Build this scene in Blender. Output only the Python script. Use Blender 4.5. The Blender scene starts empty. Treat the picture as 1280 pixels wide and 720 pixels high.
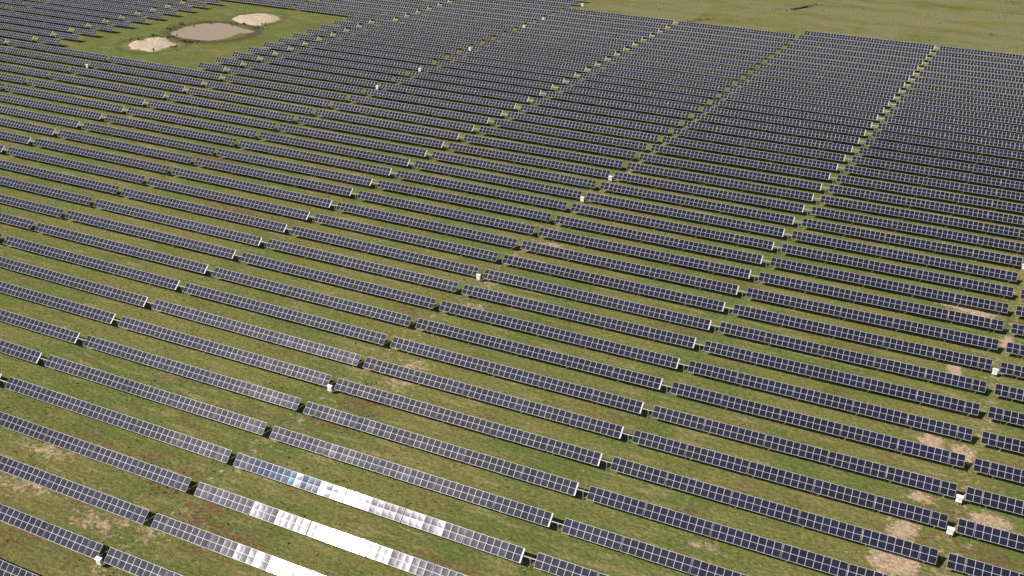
import bpy, math, random
import numpy as np
from mathutils import Matrix, Vector, noise as mnoise

random.seed(11)
rng = np.random.default_rng(5)
scene = bpy.context.scene
col = scene.collection
rad = math.radians

# ------------------------------------------------------------------ layout
PITCH = 7.494            # row to row
SHIFT = 0.717            # every row is offset a little along its length
SPAN = 46.0              # aisle to aisle (mean)
ODD = -0.812             # the aisles with inverter boxes sit a little closer
TILT = rad(39.5)
TUBE_H = 1.62
MOD = 1.003              # module pitch along the row
SEC_GAP = 0.15
E_SECT = [8, 9, 9, 8, 7, 2]
O_SECT = [2, 7, 9, 9, 9, 8]
ROW_Y = 0.653            # tube axis in front of the upper panel edge
CAM = Vector((126.132, -103.123, 91.294))
C_R = Vector((0.9085001, 0.41766696, 0.0134866))
C_U = Vector((-0.2087863, 0.42571778, 0.8804389))
C_F = Vector((-0.36198875, 0.80269464, -0.47396778))
FOCAL = 1244.0           # in pixels of a 1280 wide picture


def aisle_x(j, k):
    return j * SPAN + (ODD if j % 2 else 0.0) + k * SHIFT


# ------------------------------------------------------------------ materials
def new_mat(name):
    m = bpy.data.materials.new(name)
    m.use_nodes = True
    nt = m.node_tree
    return m, nt, nt.nodes['Principled BSDF']


def plain(name, rgb, rough=0.6, metal=0.0, var=0.12, scale=3.0, bump=0.0):
    m, nt, b = new_mat(name)
    n = nt.nodes.new('ShaderNodeTexNoise')
    n.inputs['Scale'].default_value = scale
    n.inputs['Detail'].default_value = 4
    tc = nt.nodes.new('ShaderNodeTexCoord')
    nt.links.new(tc.outputs['Object'], n.inputs['Vector'])
    mx = nt.nodes.new('ShaderNodeMix'); mx.data_type = 'RGBA'
    mx.inputs['A'].default_value = [c * (1 - var) for c in rgb] + [1]
    mx.inputs['B'].default_value = [min(1, c * (1 + var)) for c in rgb] + [1]
    nt.links.new(n.outputs['Fac'], mx.inputs['Factor'])
    nt.links.new(mx.outputs['Result'], b.inputs['Base Color'])
    b.inputs['Roughness'].default_value = rough
    b.inputs['Metallic'].default_value = metal
    if bump:
        bp = nt.nodes.new('ShaderNodeBump')
        bp.inputs['Strength'].default_value = 0.8
        bp.inputs['Distance'].default_value = bump
        nt.links.new(n.outputs['Fac'], bp.inputs['Height'])
        nt.links.new(bp.outputs['Normal'], b.inputs['Normal'])
    return m


M_FRAME = plain('aluminium_frame', (0.62, 0.605, 0.63), 0.38, 0.0)
M_BACK = plain('backsheet', (0.45, 0.45, 0.46), 0.7)
M_STEEL = plain('galvanised_steel', (0.40, 0.41, 0.42), 0.55, 0.1)
M_CAP = plain('end_sheet', (0.48, 0.465, 0.48), 0.5, 0.1)
M_WHITE = plain('white_enamel', (0.80, 0.79, 0.77), 0.4)
M_GREY = plain('grey_enamel', (0.36, 0.36, 0.36), 0.5)
M_DARK = plain('dark_plastic', (0.03, 0.03, 0.035), 0.5)
M_SAND = plain('pale_sand', (0.48, 0.375, 0.275), 0.95, 0, 0.22, 0.9, 0.12)
M_BARK = plain('weathered_wood', (0.085, 0.07, 0.055), 0.9, 0, 0.4, 2.0, 0.05)
M_REED = plain('reeds', (0.065, 0.08, 0.03), 0.8, 0, 0.4, 0.6)
M_TUFT = plain('dry_tufts', (0.10, 0.105, 0.03), 0.8, 0, 0.4, 0.4)


def glass_mat():
    m, nt, b = new_mat('solar_glass')
    L = nt.links
    at = nt.nodes.new('ShaderNodeAttribute'); at.attribute_name = 'tint'
    bl = nt.nodes.new('ShaderNodeAttribute'); bl.attribute_name = 'blue'
    mx = nt.nodes.new('ShaderNodeMix'); mx.data_type = 'RGBA'
    mx.inputs['A'].default_value = (0.0140, 0.0138, 0.024, 1)
    mx.inputs['B'].default_value = (0.0165, 0.0180, 0.042, 1)
    L.new(at.outputs['Fac'], mx.inputs['Factor'])
    m2 = nt.nodes.new('ShaderNodeMix'); m2.data_type = 'RGBA'
    m2.inputs['B'].default_value = (0.016, 0.017, 0.042, 1)
    L.new(bl.outputs['Fac'], m2.inputs['Factor'])
    L.new(mx.outputs['Result'], m2.inputs['A'])
    L.new(m2.outputs['Result'], b.inputs['Base Color'])
    # anti-reflective coating: the sheen of some modules is blue
    m3 = nt.nodes.new('ShaderNodeMix'); m3.data_type = 'RGBA'
    m3.inputs['A'].default_value = (1.0, 0.95, 0.99, 1)
    m3.inputs['B'].default_value = (0.25, 0.58, 1.0, 1)
    L.new(bl.outputs['Fac'], m3.inputs['Factor'])
    L.new(m3.outputs['Result'], b.inputs['Specular Tint'])
    # dust
    tc = nt.nodes.new('ShaderNodeTexCoord')
    n = nt.nodes.new('ShaderNodeTexNoise'); n.inputs['Scale'].default_value = 1.3
    L.new(tc.outputs['Object'], n.inputs['Vector'])
    mr = nt.nodes.new('ShaderNodeMapRange')
    mr.inputs['To Min'].default_value = 0.085; mr.inputs['To Max'].default_value = 0.11
    L.new(n.outputs['Fac'], mr.inputs['Value'])
    L.new(mr.outputs['Result'], b.inputs['Roughness'])
    b.inputs['IOR'].default_value = 1.5
    b.inputs['Specular IOR Level'].default_value = 0.23
    b.inputs['Coat Weight'].default_value = 0.10
    b.inputs['Coat Roughness'].default_value = 0.36
    return m


M_GLASS = glass_mat()


def pond_mat():
    m, nt, b = new_mat('muddy_water')
    tc = nt.nodes.new('ShaderNodeTexCoord')
    n = nt.nodes.new('ShaderNodeTexNoise'); n.inputs['Scale'].default_value = 0.15
    nt.links.new(tc.outputs['Object'], n.inputs['Vector'])
    mx = nt.nodes.new('ShaderNodeMix'); mx.data_type = 'RGBA'
    mx.inputs['A'].default_value = (0.34, 0.26, 0.18, 1)
    mx.inputs['B'].default_value = (0.37, 0.285, 0.20, 1)
    nt.links.new(n.outputs['Fac'], mx.inputs['Factor'])
    nt.links.new(mx.outputs['Result'], b.inputs['Base Color'])
    b.inputs['Roughness'].default_value = 0.3
    b.inputs['Specular IOR Level'].default_value = 0.25
    return m


M_POND = pond_mat()


def ground_mat():
    m, nt, b = new_mat('pasture')
    N, L = nt.nodes, nt.links
    tc = N.new('ShaderNodeTexCoord')

    def noise(scale, detail=3, rough=0.55, sx=1.0, sy=1.0, dist=0.0):
        mp = N.new('ShaderNodeMapping')
        mp.inputs['Scale'].default_value = (sx, sy, 1)
        L.new(tc.outputs['Object'], mp.inputs['Vector'])
        n = N.new('ShaderNodeTexNoise')
        n.inputs['Scale'].default_value = scale
        n.inputs['Detail'].default_value = detail
        n.inputs['Roughness'].default_value = rough
        n.inputs['Distortion'].default_value = dist
        L.new(mp.outputs['Vector'], n.inputs['Vector'])
        return n.outputs['Fac']

    def ramp(v, lo, hi, a=0.0, z=1.0):
        r = N.new('ShaderNodeMapRange'); r.interpolation_type = 'SMOOTHSTEP'
        r.inputs['From Min'].default_value = lo; r.inputs['From Max'].default_value = hi
        r.inputs['To Min'].default_value = a; r.inputs['To Max'].default_value = z
        L.new(v, r.inputs['Value'])
        return r.outputs['Result']

    def math_(op, a, c):
        x = N.new('ShaderNodeMath'); x.operation = op
        for i, v in enumerate((a, c)):
            if isinstance(v, (int, float)):
                x.inputs[i].default_value = v
            else:
                L.new(v, x.inputs[i])
        return x.outputs[0]

    def mix(f, a, c):
        x = N.new('ShaderNodeMix'); x.data_type = 'RGBA'
        L.new(f, x.inputs['Factor'])
        for nm, v in (('A', a), ('B', c)):
            if isinstance(v, tuple):
                x.inputs[nm].default_value = (*v, 1)
            else:
                L.new(v, x.inputs[nm])
        return x.outputs['Result']

    def attr(nm):
        a = N.new('ShaderNodeAttribute'); a.attribute_name = nm
        return a.outputs['Fac']

    olive = (0.162, 0.156, 0.045)
    green = (0.114, 0.138, 0.034)
    straw = (0.270, 0.225, 0.102)
    brown = (0.150, 0.098, 0.046)
    soil = (0.52, 0.37, 0.265)
    field = (0.200, 0.182, 0.088)

    big = noise(0.035, 3)
    mid = noise(0.22, 4, 0.6, 0.55, 1.0)
    streak = noise(0.9, 4, 0.65, 0.16, 1.0)
    clump = noise(1.7, 4, 0.65)
    fine = noise(6.5, 3, 0.7)
    g = math_('ADD', ramp(big, 0.38, 0.62), attr('green'))
    g = math_('MULTIPLY', g, ramp(mid, 0.30, 0.56))
    c = mix(ramp(g, 0.15, 0.9), olive, green)
    c = mix(math_('MULTIPLY', math_('MULTIPLY', ramp(streak, 0.46, 0.66), ramp(noise(0.09, 4, 0.6, 0.6, 1), 0.40, 0.62, 0.15, 1.0)), 0.85), c, straw)
    c = mix(math_('MULTIPLY', ramp(clump, 0.54, 0.72), 0.40), c, straw)
    c = mix(math_('MULTIPLY', ramp(clump, 0.48, 0.28), 0.55), c, green)
    # dead, browned grass
    bn = math_('MULTIPLY', ramp(noise(0.13, 5, 0.6, 0.6, 1.0, 0.4), 0.50, 0.68), 0.7)
    bn = math_('ADD', bn, attr('brown'))
    bn = math_('MULTIPLY', bn, ramp(noise(0.8, 4, 0.65, 0.5, 1), 0.32, 0.60))
    c = mix(ramp(bn, 0.05, 0.9, 0, 0.85), c, brown)
    # open pasture behind the rows
    c = mix(math_('MULTIPLY', attr('open'), ramp(noise(0.06, 6, 0.68, 0.40, 1.0), 0.40, 0.60)), c, field)
    # bare soil
    so = math_('ADD', attr('soil'), math_('MULTIPLY', math_('SUBTRACT', noise(0.75, 5, 0.68, 0.8, 1), 0.5), 1.5))
    so = math_('ADD', so, math_('MULTIPLY', math_('SUBTRACT', clump, 0.5), 0.9))
    so = ramp(so, 0.42, 0.80)
    so = math_('MULTIPLY', so, ramp(attr('soil'), 0.02, 0.25))
    c = mix(math_('MULTIPLY', so, 0.92), c, mix(fine, (0.40, 0.28, 0.185), soil))
    # darker brown rings in the ground colour round the pond and heaps
    dk = math_('ADD', attr('wet'), math_('MULTIPLY', math_('SUBTRACT', noise(0.35, 4, 0.6, .5, 1), 0.5), 1.2))
    c = mix(ramp(dk, 0.35, 0.9, 0, 0.75), c, (0.075, 0.06, 0.03))
    # tuft scale light and dark blades
    hs = N.new('ShaderNodeHueSaturation')
    L.new(c, hs.inputs['Color'])
    v = math_('MULTIPLY', ramp(fine, 0.28, 0.72, 0.55, 1.45), ramp(noise(2.6, 3, 0.6, 0.5, 1), 0.32, 0.68, 0.70, 1.30))
    L.new(v, hs.inputs['Value'])
    L.new(hs.outputs['Color'], b.inputs['Base Color'])
    b.inputs['Roughness'].default_value = 0.95
    b.inputs['Specular IOR Level'].default_value = 0.15
    h = math_('ADD', math_('MULTIPLY', fine, 0.35), clump)
    bp = N.new('ShaderNodeBump')
    bp.inputs['Strength'].default_value = 0.8
    bp.inputs['Distance'].default_value = 0.22
    L.new(h, bp.inputs['Height'])
    L.new(bp.outputs['Normal'], b.inputs['Normal'])
    return m


M_GROUND = ground_mat()


# ------------------------------------------------------------------ helpers
class MB:
    """collects faces with a material slot and face attributes for ONE mesh"""
    def __init__(self):
        self.v, self.f, self.m, self.t, self.b = [], [], [], [], []

    def quad(self, pts, mat=0, tint=0.0, blue=0.0):
        i = len(self.v)
        self.v += [tuple(p) for p in pts]
        self.f.append(tuple(range(i, i + len(pts))))
        self.m.append(mat); self.t.append(tint); self.b.append(blue)

    def box(self, x0, x1, y0, y1, z0, z1, mat=0, M=None):
        P = [Vector(p) for p in ((x0, y0, z0), (x1, y0, z0), (x1, y1, z0), (x0, y1, z0),
                                 (x0, y0, z1), (x1, y0, z1), (x1, y1, z1), (x0, y1, z1))]
        if M is not None:
            P = [M @ p for p in P]
        i = len(self.v)
        self.v += [tuple(p) for p in P]
        for q in ((3, 2, 1, 0), (4, 5, 6, 7), (0, 1, 5, 4), (1, 2, 6, 5), (2, 3, 7, 6), (3, 0, 4, 7)):
            self.f.append(tuple(i + a for a in q))
            self.m.append(mat); self.t.append(0); self.b.append(0)

    def tube(self, x0, x1, r, y=0, z=0, n=8, mat=0):
        i = len(self.v)
        for x in (x0, x1):
            for a in range(n):
                t = 2 * math.pi * (a + .5) / n
                self.v.append((x, y + r * math.cos(t), z + r * math.sin(t)))
        for a in range(n):
            c = (a + 1) % n
            self.f.append((i + a, i + c, i + n + c, i + n + a)); self.m.append(mat); self.t.append(0); self.b.append(0)
        for q in (tuple(i + a for a in reversed(range(n))), tuple(i + n + a for a in range(n))):
            self.f.append(q); self.m.append(mat); self.t.append(0); self.b.append(0)

    def mesh(self, name, mats, smooth=False):
        me = bpy.data.meshes.new(name)
        me.from_pydata(self.v, [], self.f)
        for m in mats:
            me.materials.append(m)
        me.polygons.foreach_set('material_index', self.m)
        for nm, arr in (('tint', self.t), ('blue', self.b)):
            if any(arr) or M_GLASS in mats:
                a = me.attributes.new(nm, 'FLOAT', 'FACE')
                a.data.foreach_set('value', np.array(arr, dtype=np.float32))
        if smooth:
            me.polygons.foreach_set('use_smooth', [True] * len(me.polygons))
        me.update()
        return me


def link(name, me, parent=None, loc=(0, 0, 0), rot=(0, 0, 0)):
    o = bpy.data.objects.new(name, me)
    col.objects.link(o)
    o.parent = parent
    o.location = loc
    o.rotation_euler = rot
    return o


def tag(o, label=None, cat=None, group=None, kind=None):
    if label: o['label'] = label
    if cat: o['category'] = cat
    if group: o['group'] = group
    if kind: o['kind'] = kind
    return o


# ------------------------------------------------------------------ ground
PATCH = [('soil',132.3,12.4,1.7,2.0),('soil',131.7,5.4,2.5,2.5),('soil',133.7,20.3,1.6,1.1),('soil',134.1,35.3,1.7,1.7),('soil',138.8,33.8,1.4,1.7),('soil',139.3,79.3,1.8,2.0),('soil',137.1,81.6,3.8,1.3),('soil',136.3,58.1,1.2,1.9),('soil',143.9,72.0,0.7,1.8),('brown',51.2,5.3,2.8,2.7),('brown',49.9,0.5,3.1,1.7),('brown',-13.5,57.8,7.1,4.1),('brown',-39.2,79.3,6.0,2.9),('soil',53.4,19.3,3.0,1.8),('soil',52.8,41.4,3.3,2.2),('soil',53.8,13.3,2.9,1.9),('soil',56.0,72.4,3.0,2.0),('soil',55.3,63.7,2.3,1.5),('soil',51.3,51.3,2.2,2.0),('brown',37.4,-22.0,2.8,2.2),('soil',41.3,-30.3,3.0,1.6),('brown',55.1,-29.5,3.1,1.8),('soil',16.1,-24.2,4.7,1.7),('soil',18.8,-31.0,4.5,2.3),('brown',45.4,-25.7,2.2,1.7),('brown',80.3,-19.9,4.1,1.1),('soil',108.8,-2.2,3.2,0.9),('soil',55.0,115.7,1.6,1.6),('soil',54.4,136.2,2.1,1.8),('green',6.3,-5.0,9.2,3.7),('green',53.2,-21.9,6.5,2.3),('green',95.4,53.0,8.7,2.9),('green',111.3,51.7,5.6,2.2),('green',85.5,5.0,7.0,2.2),('green',70.3,54.1,7.6,2.6),('brown',25.8,-38.5,6.3,2.0),('soil',34.1,-32.9,4.2,1.7),('brown',137.0,18.2,3.3,1.4),('soil',143.0,19.3,2.2,1.4),('brown',144.2,11.4,3.1,1.3),]
HEAP_L = [(-138.3, 155.9), (-140.1, 159.5), (-137.5, 160.1), (-138.4, 163.6), (-136.9, 165.9), (-135.7, 168.2), (-132.4, 167.5), (-127.8, 164.4), (-124.6, 163.8), (-122.3, 161.9), (-123.5, 159.1), (-123.7, 156.7), (-122.6, 153.6), (-123.6, 151.3), (-126.3, 150.9), (-130.1, 151.2), (-133.1, 151.1), (-135.9, 153.3)]
HEAP_R = [(-130.6, 200.9), (-131.9, 205.8), (-131.6, 207.8), (-130.4, 210.0), (-128.3, 212.8), (-125.2, 215.1), (-120.6, 214.6), (-116.1, 212.3), (-113.6, 209.0), (-113.4, 205.5), (-114.3, 202.4), (-114.3, 198.8), (-116.3, 197.2), (-120.8, 197.6), (-123.8, 197.9)]
POND = [(-136.5, 174.3), (-137.1, 178.1), (-137.3, 183.1), (-136.6, 187.8), (-133.9, 191.9), (-130.3, 194.4), (-126.4, 194.2), (-121.8, 193.1), (-117.4, 191.6), (-114.3, 191.0), (-109.9, 189.7), (-112.0, 186.4), (-114.4, 185.9), (-113.4, 179.1), (-114.7, 175.2), (-116.7, 172.3), (-120.6, 170.6), (-125.1, 170.6), (-129.0, 170.9), (-133.4, 171.8)]


def build_ground():
    far = np.array([2.0 ** e for e in range(1, 12)])
    xs = np.concatenate([-270 - far[::-1] * 2.5, np.arange(-270, 330.1, 1.5), 330 + far * 2.5])
    ys = np.concatenate([-100 - far[::-1] * 2.5, np.arange(-100, 520.1, 1.5), 520 + far * 2.5])
    X, Y = np.meshgrid(xs, ys)
    nx, ny = len(xs), len(ys)
    Z = np.zeros_like(X)
    co = np.stack([X, Y, Z], -1).reshape(-1, 3).astype(np.float32)
    i = np.arange(nx * ny).reshape(ny, nx)
    q = np.stack([i[:-1, :-1], i[:-1, 1:], i[1:, 1:], i[1:, :-1]], -1).reshape(-1, 4)
    me = bpy.data.meshes.new('ground')
    me.vertices.add(len(co)); me.vertices.foreach_set('co', co.ravel())
    me.loops.add(q.size); me.loops.foreach_set('vertex_index', q.ravel().astype(np.int32))
    me.polygons.add(len(q)); me.polygons.foreach_set('loop_start', (np.arange(len(q)) * 4).astype(np.int32))
    me.update(calc_edges=True)
    x, y = co[:, 0], co[:, 1]
    at = {n: np.zeros(len(co), np.float32) for n in ('soil', 'brown', 'green', 'wet', 'open')}
    for t, px, py, a, c in PATCH:
        d = np.sqrt(((x - px) / a) ** 2 + ((y - py) / c) ** 2)
        wgt = 1.0 if px > 120 and t == 'soil' or t != 'soil' else 0.62
        at[t] = np.maximum(at[t], np.clip(1.25 - (0.55 if wgt == 1 else 0.5) * d, 0, 1) * wgt)
    # worn ground in the aisles that hold the inverter boxes
    k = y / PITCH
    for j in (1, 3):
        d = np.abs(x - (j * SPAN + ODD + k * SHIFT))
        at['soil'] = np.maximum(at['soil'], np.where((k > -7) & (k < 24), np.clip(0.47 - d * 0.05, 0, 1), 0))
    # the corner nearest the photographer is drier
    at['brown'] = np.maximum(at['brown'], np.clip(0.55 - (np.hypot((x - 24) / 60, (y + 42) / 29)) * 0.4, 0, 0.5))
    # around the pond
    pc = np.array(POND).mean(0)
    d = np.hypot((x - pc[0]) / 15.5, (y - pc[1]) / 13.5)
    at['wet'] = np.clip(1 - np.abs(d - 1.05) * 2.6, 0, 1)
    for hp, rr in ((HEAP_L, 11.5), (HEAP_R, 11.0)):
        hc = np.array(hp).mean(0)
        d = np.hypot(x - hc[0], y - hc[1]) / rr
        at['wet'] = np.maximum(at['wet'], np.clip(0.75 - np.abs(d - 1.0) * 2.2, 0, 1))
    kk = np.where(x - k * SHIFT > -46, 36.2, 75.0)
    at['open'] = np.clip((k - kk) / 1.5, 0, 1).astype(np.float32)
    notch = (x - k * SHIFT > -172) & (x - k * SHIFT < -109) & (k > 18.2) & (k < 29.8)
    at['green'] = np.maximum(at['green'], np.where(notch, 0.75, 0))
    at['green'] = np.maximum(at['green'], np.where((k > 8) & (k < 37), 0.2, 0))
    for n, v in at.items():
        a = me.attributes.new(n, 'FLOAT', 'POINT')
        a.data.foreach_set('value', v.astype(np.float32))
    me.materials.append(M_GROUND)
    tag(link('ground', me), kind='structure')


build_ground()


def outline(poly, n=3, jit=0.35, seed=0):
    """subdivide an outline and roughen it"""
    out = []
    for a, b in zip(poly, poly[1:] + poly[:1]):
        for i in range(n):
            t = i / n
            p = Vector((a[0] + (b[0] - a[0]) * t, a[1] + (b[1] - a[1]) * t, 0))
            w = mnoise.noise(p * 0.6 + Vector((seed, 0, 0)))
            v = mnoise.noise(p * 0.6 + Vector((seed, 9, 0)))
            out.append((p.x + w * jit, p.y + v * jit))
    return out


def build_pond():
    pts = outline(POND, 4, 0.5, 3)
    me = bpy.data.meshes.new('pond')
    me.from_pydata([(x, y, 0.012) for x, y in pts], [], [tuple(range(len(pts)))[::-1]])
    me.materials.append(M_POND)
    if me.polygons[0].normal.z < 0:
        me.flip_normals()
    tag(link('pond', me), kind='structure')


build_pond()


def build_heap(poly, label, height, seed):
    pts = outline(poly, 4, 1.1, seed)
    cx = sum(p[0] for p in pts) / len(pts); cy = sum(p[1] for p in pts) / len(pts)
    n = len(pts); rings = 14
    V, F = [], []
    for r in range(rings + 1):
        t = 1 - r / rings
        for (x, y) in pts:
            px, py = (x - cx) * t, (y - cy) * t
            e = 1 - t
            h = height * (1 - (1 - min(1, e * 1.7)) ** 2)
            h *= 0.55 + 0.9 * (mnoise.noise(Vector((px, py, seed)) * 0.22) * .5 + .5)
            h += (mnoise.noise(Vector((px, py, seed)) * 0.9) * .22) * min(1, e * 4)
            V.append((px, py, max(h, 0.0) + (0.02 if r else -0.05)))
    for r in range(rings):
        for i in range(n):
            c = (i + 1) % n
            F.append((r * n + i, r * n + c, (r + 1) * n + c, (r + 1) * n + i))
    me = bpy.data.meshes.new('sand_heap')
    me.from_pydata(V, [], F); me.materials.append(M_SAND)
    me.update()
    if sum(p.normal.z for p in me.polygons) < 0:
        me.flip_normals()
    me.polygons.foreach_set('use_smooth', [True] * len(F))
    o = link('sand_heap', me, loc=(cx, cy, 0))
    tag(o, label, 'sand heap', 'sand heaps beside the pond')


build_heap(HEAP_L, 'pale pink sand heap in front of the muddy pond, nearer to the camera', 0.55, 4)
build_heap(HEAP_R, 'pale pink sand heap with a smooth rounded outline behind the muddy pond', 0.6, 17)


def tufts(name, spots, mat, h, label, cat):
    mb = MB()
    for (x, y, s) in spots:
        for _ in range(9):
            a = random.uniform(0, math.tau); r = s * random.uniform(0, .55)
            bx, by = x + r * math.cos(a), y + r * math.sin(a)
            a2 = random.uniform(0, math.tau); w = s * random.uniform(.12, .3); hh = h * random.uniform(.5, 1.1)
            dx, dy = w * math.cos(a2), w * math.sin(a2)
            lx, ly = random.uniform(-.3, .3) * hh, random.uniform(-.3, .3) * hh
            mb.quad([(bx - dx, by - dy, -.02), (bx + dx, by + dy, -.02), (bx + lx + dx * .5, by + ly + dy * .5, hh), (bx + lx - dx * .5, by + ly - dy * .5, hh * .9)])
    o = link(name, mb.mesh(name, [mat]))
    tag(o, label, cat, kind='stuff')


spots = []
for (x, y, r, n) in ((-140.3, 160.6, 1.6, 16), (-137.7, 168.5, 1.6, 16), (-132.8, 169.7, 2.0, 14), (-122.2, 166.4, 1.8, 26), (-120.6, 167.9, 1.5, 20), (-124.8, 167.2, 1.3, 14),
                     (-139.3, 179.1, 1.5, 14), (-139.5, 185.8, 2.0, 16), (-135.8, 193.1, 2.2, 12), (-122.1, 195.9, 2.2, 12), (-112.8, 194.8, 1.8, 14), (-121.3, 160.1, 1.2, 8),
                     (-113.6, 200.4, 1.2, 8)):
    for _ in range(n // 2):
        spots.append((random.gauss(x, r), random.gauss(y, r * .6), random.uniform(.4, .8)))
tufts('reeds', spots, M_REED, .55, 'dark reeds and weeds round the pond and sand heaps', 'reeds')

# ------------------------------------------------------------------ panels
GX = 0.4925
GY = 0.97
FB = 0.020


def pillow(mb, x0, x1, y0, y1, tint, blue, n=4, sag=.0040):
    """a glass field that bows a few millimetres between its frame"""
    def z(i, j):
        u, v = 2 * i / n - 1, 2 * j / n - 1
        return -sag * (1 - u * u) * (1 - v * v)
    i0 = len(mb.v)
    for j in range(n + 1):
        for i in range(n + 1):
            mb.v.append((x0 + (x1 - x0) * i / n, y0 + (y1 - y0) * j / n, z(i, j)))
    for j in range(n):
        for i in range(n):
            a = i0 + j * (n + 1) + i
            mb.f.append((a, a + 1, a + n + 2, a + n + 1)); mb.m.append(1); mb.t.append(tint); mb.b.append(blue)


def add_panel(mb, x, tint, blue, M, single=True):
    xs = [-GX, -GX + FB, GX - FB, GX]
    if not single:
        xs[0], xs[3] = -MOD / 2, MOD / 2
    ys = [-GY, -GY + FB + .010, -0.017, 0.017, GY - FB - .010, GY]
    for i in range(3):
        for j in range(5):
            g = i == 1 and j in (1, 3)
            tt = tint + (0.12 if j == 3 else 0)
            if g and single:
                pillow(mb, x + xs[1], x + xs[2], ys[j], ys[j + 1], min(1, tt), blue)
                continue
            mb.quad([M @ Vector((x + xs[a], ys[b], 0)) for a, b in ((i, j), (i + 1, j), (i + 1, j + 1), (i, j + 1))],
                    1 if g else 0, min(1, max(0, tt)) if g else 0, blue if g else 0)


def slab(mb, x0, x1, M, t=0.04):
    """sides and back of a panel or of a run of panels"""
    P = [(x0, -GY, 0), (x1, -GY, 0), (x1, GY, 0), (x0, GY, 0)]
    Q = [(a, b, -t) for a, b, _ in P]
    mb.quad([M @ Vector(p) for p in reversed(Q)], 2)
    for i in range(4):
        j = (i + 1) % 4
        mb.quad([M @ Vector(p) for p in (Q[i], Q[j], P[j], P[i])], 0)


I4 = Matrix.Identity(4)
PANEL_MATS = [M_FRAME, M_GLASS, M_BACK]
VARIANTS = []
for v in range(14):
    mb = MB()
    add_panel(mb, 0, v / 11 if v < 12 else .6, 0.0 if v < 10 else (0.15, 0.3, 0.8, 1.0)[v - 10], I4)
    slab(mb, -GX, GX, I4)
    me = mb.mesh('solar_panel', PANEL_MATS)
    me.polygons.foreach_set('use_smooth', [p.material_index == 1 for p in me.polygons])
    VARIANTS.append(me)


def variant(x, seed):
    """module batches: neighbours tend to look alike, some run bluer"""
    n = mnoise.noise(Vector((x * 0.16, seed * 3.7, 1.3)))
    r = random.random()
    if n > 0.52 and r < .6:
        return random.choice((10, 10, 11))
    if r < .004:
        return random.choice((10, 11))
    return int(min(9, max(0, 4.5 + 6 * n + random.uniform(-2.5, 2.5))))


def layout(sect):
    """centre of each module, the section ends, the section gaps, total length"""
    x, mods, ends, gaps = 0.0, [], [], []
    for i, n in enumerate(sect):
        if i:
            gaps.append(x + SEC_GAP / 2); x += SEC_GAP
        ends.append((x, x + n * MOD))
        for q in range(n):
            mods.append(x + (q + .5) * MOD)
        x += n * MOD
    return mods, ends, gaps, x


def tilt_matrix(t):
    return Matrix.Translation((0, 0, TUBE_H)) @ Matrix.Rotation(t, 4, 'X') @ Matrix.Translation((0, 0, 0.15))


def post_spots(sect):
    mods, ends, gaps, L = layout(sect)
    s = list(gaps)
    if len(gaps) < 2:
        s = [1.2, L - 1.2]
    return s


def post_shape(mb, x, y=0.0, mat=0):
    z1 = TUBE_H - .07
    mb.box(x - .05, x + .05, y - .008, y + .008, -.05, z1, mat)
    mb.box(x - .058, x - .05, y - .07, y + .07, -.05, z1, mat)
    mb.box(x + .05, x + .058, y - .07, y + .07, -.05, z1, mat)
    mb.box(x - .07, x + .07, y - .11, y + .11, z1, z1 + .02, mat)
    mb.box(x - .04, x + .04, y - .11, y - .085, z1 + .02, z1 + .17, mat)
    mb.box(x - .04, x + .04, y + .085, y + .11, z1 + .02, z1 + .17, mat)


mbp = MB(); post_shape(mbp, 0)
POST = mbp.mesh('post', [M_STEEL])
mbd = MB(); post_shape(mbd, 0)
mbd.box(-.09, .09, -.13, .05, TUBE_H - .14, TUBE_H + .02)
DRIVE_POST = mbd.mesh('drive_post', [M_STEEL])


def cap_shape(mb, L, M, mat=0):
    """sheet metal wind plate closing the end of a table"""
    mb.box(L + .015, L + .17, -GY, GY, -.035, -.005, mat, M)
    mb.box(L + .17, L + .19, -GY, GY, -.16, -.005, mat, M)


TUBES, CAPS = {}, {}


def tube_mesh(x0, x1):
    key = (round(x0, 2), round(x1, 2))
    if key not in TUBES:
        mb = MB(); mb.tube(x0, x1, .075)
        for x in np.arange(.6, x1 - .2, 1.003 * 2):
            mb.box(x - .03, x + .03, -.55, .55, .076, .098)      # module rails
        TUBES[key] = mb.mesh('torque_tube', [M_STEEL])
    return TUBES[key]


def cap_mesh(L):
    key = round(L, 2)
    if key not in CAPS:
        mb = MB(); cap_shape(mb, L, I4)
        CAPS[key] = mb.mesh('end_plate', [M_CAP])
    return CAPS[key]


def far_mesh(sect, even, cap, t, seed, mb=None, base=None):
    """a whole table too far off to show its parts"""
    own = mb is None
    mb = mb or MB()
    base = base or I4
    M = base @ tilt_matrix(t)
    mods, ends, gaps, L = layout(sect)
    for x in mods:
        v = variant(x + seed * 50, seed)
        add_panel(mb, x, v / 11 if v < 12 else .6, 0.0 if v < 10 else (0.15, 0.3, 0.8, 1.0)[v - 10], M, False)
    for a, b in ends:
        slab(mb, a, b, M)
    if cap:
        cap_shape(mb, L, M, 2)
    n0 = len(mb.v)
    mb.tube(-1.72 if even else .1, L - .1, .075, 0, TUBE_H, 6, 0)
    for x in post_spots(sect):
        post_shape(mb, x)
    if even:
        post_shape(mb, -.8)
    if not own:
        for i in range(n0, len(mb.v)):
            mb.v[i] = tuple(base @ Vector(mb.v[i]))
    return mb.mesh('solar_table', PANEL_MATS) if own else None


# ------------------------------------------------------------------ where the tables stand
def project(p):
    d = p - CAM
    z = d.dot(C_F)
    if z < 5:
        return None
    return 640 + FOCAL * d.dot(C_R) / z, 360 - FOCAL * d.dot(C_U) / z, z


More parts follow.
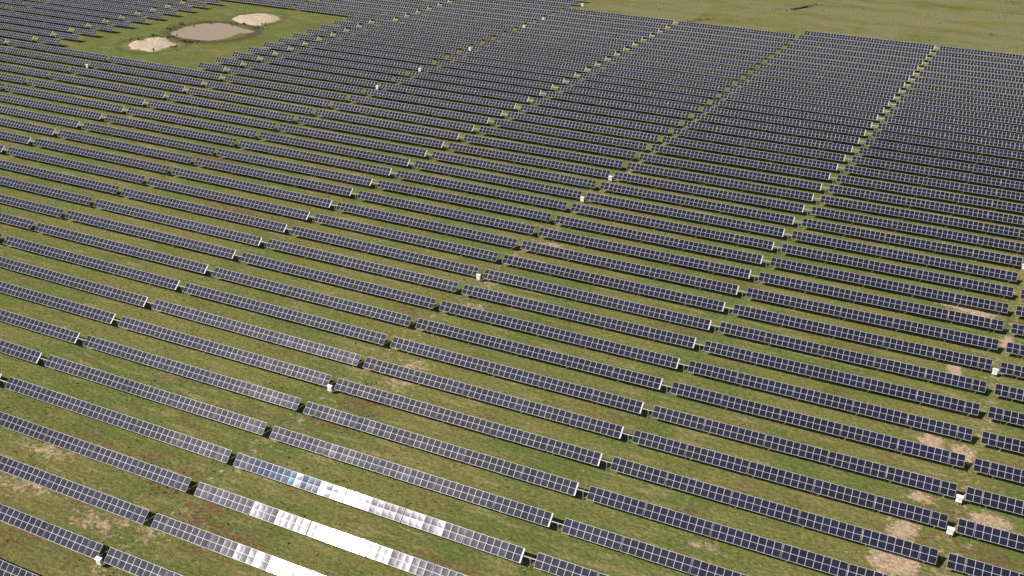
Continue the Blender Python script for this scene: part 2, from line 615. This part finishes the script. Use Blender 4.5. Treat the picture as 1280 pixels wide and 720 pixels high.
TABLES = []   # dicts
for j in range(-9, 5):
    for k in range(-9, 60):
        if j >= 1 and k > 37: continue
        if j in (-1, 0) and k > 36: continue
        even = j % 2 == 0
        sect = list(E_SECT if even else O_SECT)
        x0 = aisle_x(j, k)
        cap = not even
        if 19 <= k <= 29:                       # the clearing with the pond
            if j == -3:
                sect = [2, 8]; x0 = aisle_x(-2, k) - 5.1 - 2.0 - layout(sect)[3]
            elif j == -2:
                sect = [13, 9, 9, 8, 7, 2]; x0 -= 5.0
            elif j == -4:
                sect = [8, 2]; x0 += 4.6
            elif j == -5:
                sect = [2, 7, 9, 9, 9, 12]
        L = layout(sect)[3]
        # how much of it the photograph shows
        px, inside, dep = [], 0, []
        for q in range(25):
            p = Vector((x0 + L * q / 24, k * PITCH - ROW_Y, TUBE_H))
            s = project(p)
            if not s: continue
            dep.append(s[2])
            if -4 < s[0] < 1284 and -4 < s[1] < 724: inside += 1
            px.append(s)
        if not px: continue
        near = any(-260 < s[0] < 1540 and -60 < s[1] < 900 for s in px)
        if not near: continue
        d = sum(dep) / len(dep)
        TABLES.append(dict(j=j, k=k, even=even, sect=tuple(sect), x0=x0, L=L, cap=cap, inside=inside / 25, d=d,
                           area=inside / 25 * L / d ** 2))
TABLES.sort(key=lambda t: -t['area'])
VIS = [t for t in TABLES if t['inside'] > 0.0]
SINGLE = VIS[:300]
NEAR = sorted(SINGLE, key=lambda t: t['d'])[:120]
print('tables visible', len(VIS), 'near', len(NEAR), 'all', len(TABLES))

ORD1 = 'zeroth first second third fourth fifth sixth seventh eighth ninth tenth eleventh twelfth thirteenth fourteenth fifteenth sixteenth seventeenth eighteenth nineteenth twentieth'.split()


def ordinal(n):
    if n <= 20: return ORD1[n]
    if n == 30: return 'thirtieth'
    if n == 40: return 'fortieth'
    return {2: 'twenty-', 3: 'thirty-', 4: 'forty-'}[n // 10] + ORD1[n % 10]


STRIP = {3 - i: ordinal(i + 1) for i in range(13)}
BOX_AT = {1: (-5, 1, 7, 13, 15), 3: (2, 3, 8, 14), -1: (20, 23, 27, 32, 34), -3: (17,)}
order = {}
for j in set(t['j'] for t in VIS):
    for n, t in enumerate(sorted((t for t in VIS if t['j'] == j), key=lambda t: t['k'])):
        order[(j, t['k'])] = n + 1


def table_label(t):
    j, k = t['j'], t['k']
    n = ordinal(order[(j, k)])
    where = f'{n} from bottom in {STRIP[j]} strip from right'
    if (j, k) == (1, -3): return 'solar table almost wholly white with glare, second glaring table from the bottom'
    if (j, k) == (1, -2): return 'solar table half blue half white with glare, topmost of the glaring tables'
    if (j, k) == (1, -4): return 'solar table whose right half glares white, cut by the bottom edge, lowest glaring one'
    if len(t['sect']) == 2: return f'short ten panel solar table, {where}'
    if k in BOX_AT.get(j, ()): return f'solar table right of a white box, {where}'
    if k in BOX_AT.get(j + 1, ()): return f'solar table left of a white box, {where}'
    if t['k'] == 18 and j in (-3, -4): return f'solar table edging the pond clearing, {where}'
    return f'dark solar table, {where}'


GROUP = 'solar tables standing in long parallel rows'


def table_tilt(t):
    r = random.Random(t['j'] * 1000 + t['k'])
    fixed = {(1, -2): 39.2, (1, -3): 39.5, (1, -4): 39.0, (1, -1): 38.4, (1, -5): 39.5, (1, 0): 38.4, (1, 1): 38.8, (1, 2): 39.0}
    if (t['j'], t['k']) in fixed:
        return rad(fixed[(t['j'], t['k'])])
    return TILT + rad(r.gauss(0, 0.7))


def near_table(t):
    root = bpy.data.objects.new('solar_table', None)
    root.empty_display_size = .3
    col.objects.link(root)
    jr = random.Random(t['j'] * 77 + t['k'])
    root.location = (t['x0'] + jr.uniform(-.06, .06), t['k'] * PITCH - ROW_Y + jr.uniform(-.05, .05), jr.uniform(-.04, .04))
    root.rotation_euler = (0, rad(jr.gauss(0, .06)), rad(jr.gauss(0, .06)))
    tag(root, table_label(t), 'solar table', GROUP)
    tl = table_tilt(t)
    mods, ends, gaps, L = layout(t['sect'])
    M = tilt_matrix(tl)
    seed = t['j'] * 31 + t['k']
    sag = random.Random(seed)
    ph = sag.uniform(0, 6)
    for i, x in enumerate(mods):
        v = variant(x + seed * 50, seed)
        if (t['j'], t['k']) == (1, -2) and i < 16:
            v = random.choice((12, 13, 13, 13, 12, 11)) if i > 1 else random.choice((5, 8, 10, 11))
        o = link('solar_panel', VARIANTS[v], root)
        e = Matrix.Rotation(rad(random.gauss(0, .35)), 4, 'X') @ Matrix.Rotation(rad(random.gauss(0, .35) + .35 * math.sin(x * .23 + ph)), 4, 'Y')
        o.matrix_local = M @ Matrix.Translation((x, 0, 0)) @ e
    link('torque_tube', tube_mesh(-1.72 if t['even'] else .1, L - .1), root, (0, 0, TUBE_H), (tl, 0, 0))
    for x in post_spots(t['sect']):
        link('post', POST, root, (x, 0, 0))
    if t['even']:
        link('drive_post', DRIVE_POST, root, (-.8, 0, 0))
    if t['cap']:
        link('end_plate', cap_mesh(L), root).matrix_local = M


near_ids = set((t['j'], t['k']) for t in NEAR)
for t in NEAR:
    near_table(t)

FAR = {}
for t in SINGLE:
    if (t['j'], t['k']) in near_ids: continue
    var = (t['k'] * 7 + t['j'] * 3) % 6 if len(t['sect']) > 2 else (t['k'] % 2)
    key = (t['sect'], t['even'], t['cap'], var)
    if key not in FAR:
        FAR[key] = far_mesh(t['sect'], t['even'], t['cap'], TILT + rad((var - 2.5) * .35), var * 17 + len(FAR))
    o = link('solar_table', FAR[key], None, (t['x0'] + random.uniform(-.08, .08), t['k'] * PITCH - ROW_Y + random.uniform(-.07, .07), random.uniform(-.05, .04)))
    tag(o, table_label(t), 'solar table', GROUP)

single_ids = set((t['j'], t['k']) for t in SINGLE)
mb = MB()
for t in TABLES:
    if (t['j'], t['k']) in single_ids: continue
    far_mesh(t['sect'], t['even'], t['cap'], table_tilt(t), t['k'] + 40 * t['j'], mb, Matrix.Translation((t['x0'], t['k'] * PITCH - ROW_Y, 0)))
if mb.v:
    tag(link('solar_tables', mb.mesh('solar_tables', PANEL_MATS)), 'farthest dark solar tables packed together along the top of the field', 'solar tables', kind='stuff')


# ------------------------------------------------------------------ inverter boxes
def bevel_box(x0, x1, y0, y1, z0, z1, name, mat, bev=.015):
    import bmesh
    mb = MB(); mb.box(x0, x1, y0, y1, z0, z1)
    me = mb.mesh(name, [mat])
    bm = bmesh.new(); bm.from_mesh(me)
    bmesh.ops.bevel(bm, geom=bm.edges[:], offset=bev, segments=2, affect='EDGES')
    bm.to_mesh(me); bm.free()
    return me


ME_CAB = bevel_box(-.44, .44, -.17, .17, .62, 1.62, 'cabinet', M_WHITE)
ME_DOOR = bevel_box(-.40, .40, -.195, -.1705, .67, 1.57, 'door', M_WHITE, .006)
ME_HANDLE = bevel_box(.30, .33, -.225, -.1955, 1.02, 1.20, 'handle', M_DARK, .004)
ME_MARK = bevel_box(-.07, .05, -.20, -.1955, 1.12, 1.24, 'sticker', M_DARK, .001)
ME_LEG = bevel_box(-.03, .03, -.03, .03, -.05, .62, 'leg', M_STEEL, .005)
ME_DUCT = bevel_box(-.07, .07, -.05, .05, -.05, .62, 'cable_duct', M_GREY, .01)
_mb = MB()
_P = [(-.50, -.34, 1.66), (.50, -.34, 1.66), (.50, .24, 1.78), (-.50, .24, 1.78)]
_Q = [(a, b, c - .03) for a, b, c in _P]
_mb.quad(_P); _mb.quad(list(reversed(_Q)))
for _i in range(4):
    _j = (_i + 1) % 4
    _mb.quad([_Q[_i], _Q[_j], _P[_j], _P[_i]])
ME_ROOF = _mb.mesh('sun_roof', [M_WHITE])

BOX_LABEL = {
    (1, -5): 'white inverter box in the aisle at the bottom left corner of the field',
    (1, 1): 'white inverter box beside a brown worn patch, second box up the middle aisle',
    (1, 7): 'white inverter box standing alone in the middle aisle, third box up that aisle',
    (1, 13): 'lower of two white inverter boxes close together in the middle aisle',
    (1, 15): 'upper of two white inverter boxes close together in the middle aisle',
    (3, 2): 'white inverter box lowest in the right hand aisle near the pale bare soil',
    (3, 3): 'white inverter box second from the bottom in the right hand aisle',
    (3, 8): 'white inverter box third from the bottom in the right hand aisle',
    (3, 14): 'white inverter box cut by the right edge of the picture',
    (-1, 20): 'tiny white inverter box lowest in the far left centre aisle',
    (-1, 23): 'tiny white inverter box second from the bottom in the far left centre aisle',
    (-1, 27): 'tiny white inverter box third from the bottom in the far left centre aisle',
    (-1, 32): 'lower of two tiny white inverter boxes close together near the top',
    (-1, 34): 'upper of two tiny white inverter boxes close together near the top',
    (-1, 38): 'tiny white inverter box on open grass at the top edge of the picture',
    (-3, 17): 'tiny white inverter box near the left edge, just below the pond clearing',
}
GB = 'white inverter boxes in the aisles'


def make_box():
    root = bpy.data.objects.new('inverter_box', None); col.objects.link(root)
    root.empty_display_size = .3
    link('cabinet', ME_CAB, root)
    d = link('door', ME_DOOR, root)
    root.scale = (.93, .93, .93)
    link('handle', ME_HANDLE, d); link('sticker', ME_MARK, d)
    link('sun_roof', ME_ROOF, root)
    for x in (-.36, .36):
        link('leg', ME_LEG, root, (x, 0, 0))
    link('cable_duct', ME_DUCT, root, (0, .06, 0))
    return root


def copy_tree(o, parent=None):
    c = o.copy(); col.objects.link(c); c.parent = parent
    for ch in list(o.children):
        copy_tree(ch, c)
    return c


proto = None
for (j, k), lab in BOX_LABEL.items():
    o = make_box() if proto is None else copy_tree(proto)
    proto = proto or o
    dx = -.72
    if (j, k) == (-1, 38): dx = 1.0
    if 19 <= k <= 29 and j == -3: dx = -.7
    o.location = (aisle_x(j, k) + dx, k * PITCH - 1.55, 0)
    o.rotation_euler = (0, 0, rad(random.uniform(-4, 4)))
    tag(o, lab, 'inverter box', GB)


# ------------------------------------------------------------------ the dead tree in the open pasture
def limb(mb, a, b, r0, r1, n=7, seg=6, wob=.25):
    a, b = Vector(a), Vector(b)
    ax = (b - a).normalized(); s = ax.orthogonal().normalized(); u = ax.cross(s)
    i0 = len(mb.v)
    for q in range(seg + 1):
        t = q / seg
        c = a.lerp(b, t) + (s * random.uniform(-wob, wob) + u * random.uniform(-wob, wob) * .4) * (1 if 0 < q < seg else 0)
        r = r0 + (r1 - r0) * t
        for e in range(n):
            g = math.tau * e / n
            mb.v.append(tuple(c + (s * math.cos(g) + u * math.sin(g)) * r * random.uniform(.85, 1.15)))
    for q in range(seg):
        for e in range(n):
            f = (e + 1) % n
            mb.f.append((i0 + q * n + e, i0 + q * n + f, i0 + (q + 1) * n + f, i0 + (q + 1) * n + e)); mb.m.append(0); mb.t.append(0); mb.b.append(0)
    for q, rv in ((0, True), (seg, False)):
        f = [i0 + q * n + e for e in range(n)]
        mb.f.append(tuple(reversed(f)) if rv else tuple(f)); mb.m.append(0); mb.t.append(0); mb.b.append(0)


root = bpy.data.objects.new('fallen_tree', None); col.objects.link(root)
root.location = (62, 324.6, 0)
mb = MB(); limb(mb, (-3, -5, .35), (2.2, 3.6, .5), .5, .3)
link('trunk', mb.mesh('trunk', [M_BARK], True), root)
for a, b, r in (((2.1, 3.4, .5), (4.6, 6.6, .9), .24), ((1.2, 2.0, .5), (.6, 5.2, .7), .16), ((-2.6, -4.4, .4), (-4.0, -4.6, .5), .3), ((1.8, 2.9, .5), (3.9, 4.0, .6), .15)):
    mb = MB(); limb(mb, a, b, r, r * .4, 6, 4, .15)
    link('branch', mb.mesh('branch', [M_BARK], True), root)
tag(root, 'dark fallen dead tree lying on the open pasture at the top', 'fallen tree')

spots = []
for (x, y, r, n) in ((28.5, 281.5, .6, 5), (30.4, 284.1, .7, 7), (32.8, 286.8, .6, 6), (26.7, 281.0, .6, 4), (34.9, 288.3, .8, 4), (134.1, 314.6, 1.2, 6), (142.3, 377.3, 2.5, 14), (55.7, 317.9, 2, 8), (66.9, 334.7, 1.5, 6)):
    for _ in range(n):
        spots.append((random.gauss(x, r), random.gauss(y, r), random.uniform(.5, .9)))
for _ in range(500):
    x = random.uniform(-20, 230); y = random.uniform(284, 470)
    if (y / PITCH) > 37.6 and mnoise.noise(Vector((x, y, 0)) * .06) > .05:
        spots.append((x, y, random.uniform(.25, .6)))
tufts('weeds', spots, M_TUFT, .35, 'scattered dry weed tufts on the open pasture', 'weeds')

M_GRASS = plain('grass_blades', (0.19, 0.19, 0.06), 0.9, 0, 0.45, 0.35)
spots = []
for _ in range(9000):
    k = random.uniform(-6.5, 12)
    x = k * SHIFT + random.uniform(-10 - 4 * k, 158)
    y = k * PITCH
    if mnoise.noise(Vector((x, y, 3)) * .16) + random.gauss(0, .25) > .12:
        spots.append((x, y, random.uniform(.2, .55)))
tufts('grass', spots, M_GRASS, .12, 'rough clumps of longer grass growing between the nearer rows', 'grass')

# ------------------------------------------------------------------ light, sky, camera
sun_dir = Vector((-.62, -.76, 1.0)).normalized()
el = math.asin(sun_dir.z); az = math.atan2(sun_dir.x, sun_dir.y)
w = bpy.data.worlds.new('World'); scene.world = w; w.use_nodes = True
nt = w.node_tree
sky = nt.nodes.new('ShaderNodeTexSky'); sky.sky_type = 'NISHITA'
sky.sun_disc = False; sky.sun_elevation = el; sky.sun_rotation = az
sky.air_density = 1.0; sky.dust_density = 1.2
bg = nt.nodes['Background']; bg.inputs['Strength'].default_value = 0.05
nt.links.new(sky.outputs['Color'], bg.inputs['Color'])
ld = bpy.data.lights.new('sun', 'SUN'); ld.energy = 4.9; ld.angle = rad(.53); ld.color = (1, .955, .89)
lo = bpy.data.objects.new('sun', ld); col.objects.link(lo)
lo.rotation_euler = sun_dir.to_track_quat('Z', 'Y').to_euler()
lo.location = (0, 0, 150)

cd = bpy.data.cameras.new('camera')
cd.sensor_width = 36; cd.lens = FOCAL / 1280 * 36; cd.clip_end = 12000; cd.clip_start = .5
cam = bpy.data.objects.new('camera', cd); col.objects.link(cam)
R = Matrix((C_R, C_U, -C_F)).transposed().to_4x4()
cam.matrix_world = Matrix.Translation(CAM) @ R
scene.camera = cam
scene.view_settings.view_transform = 'Standard'
scene.view_settings.look = 'None'
scene.view_settings.exposure = 0.2
scene.view_settings.gamma = 1
scene.cycles.use_denoising = False
scene.cycles.max_bounces = 4
scene.cycles.filter_width = 1.5
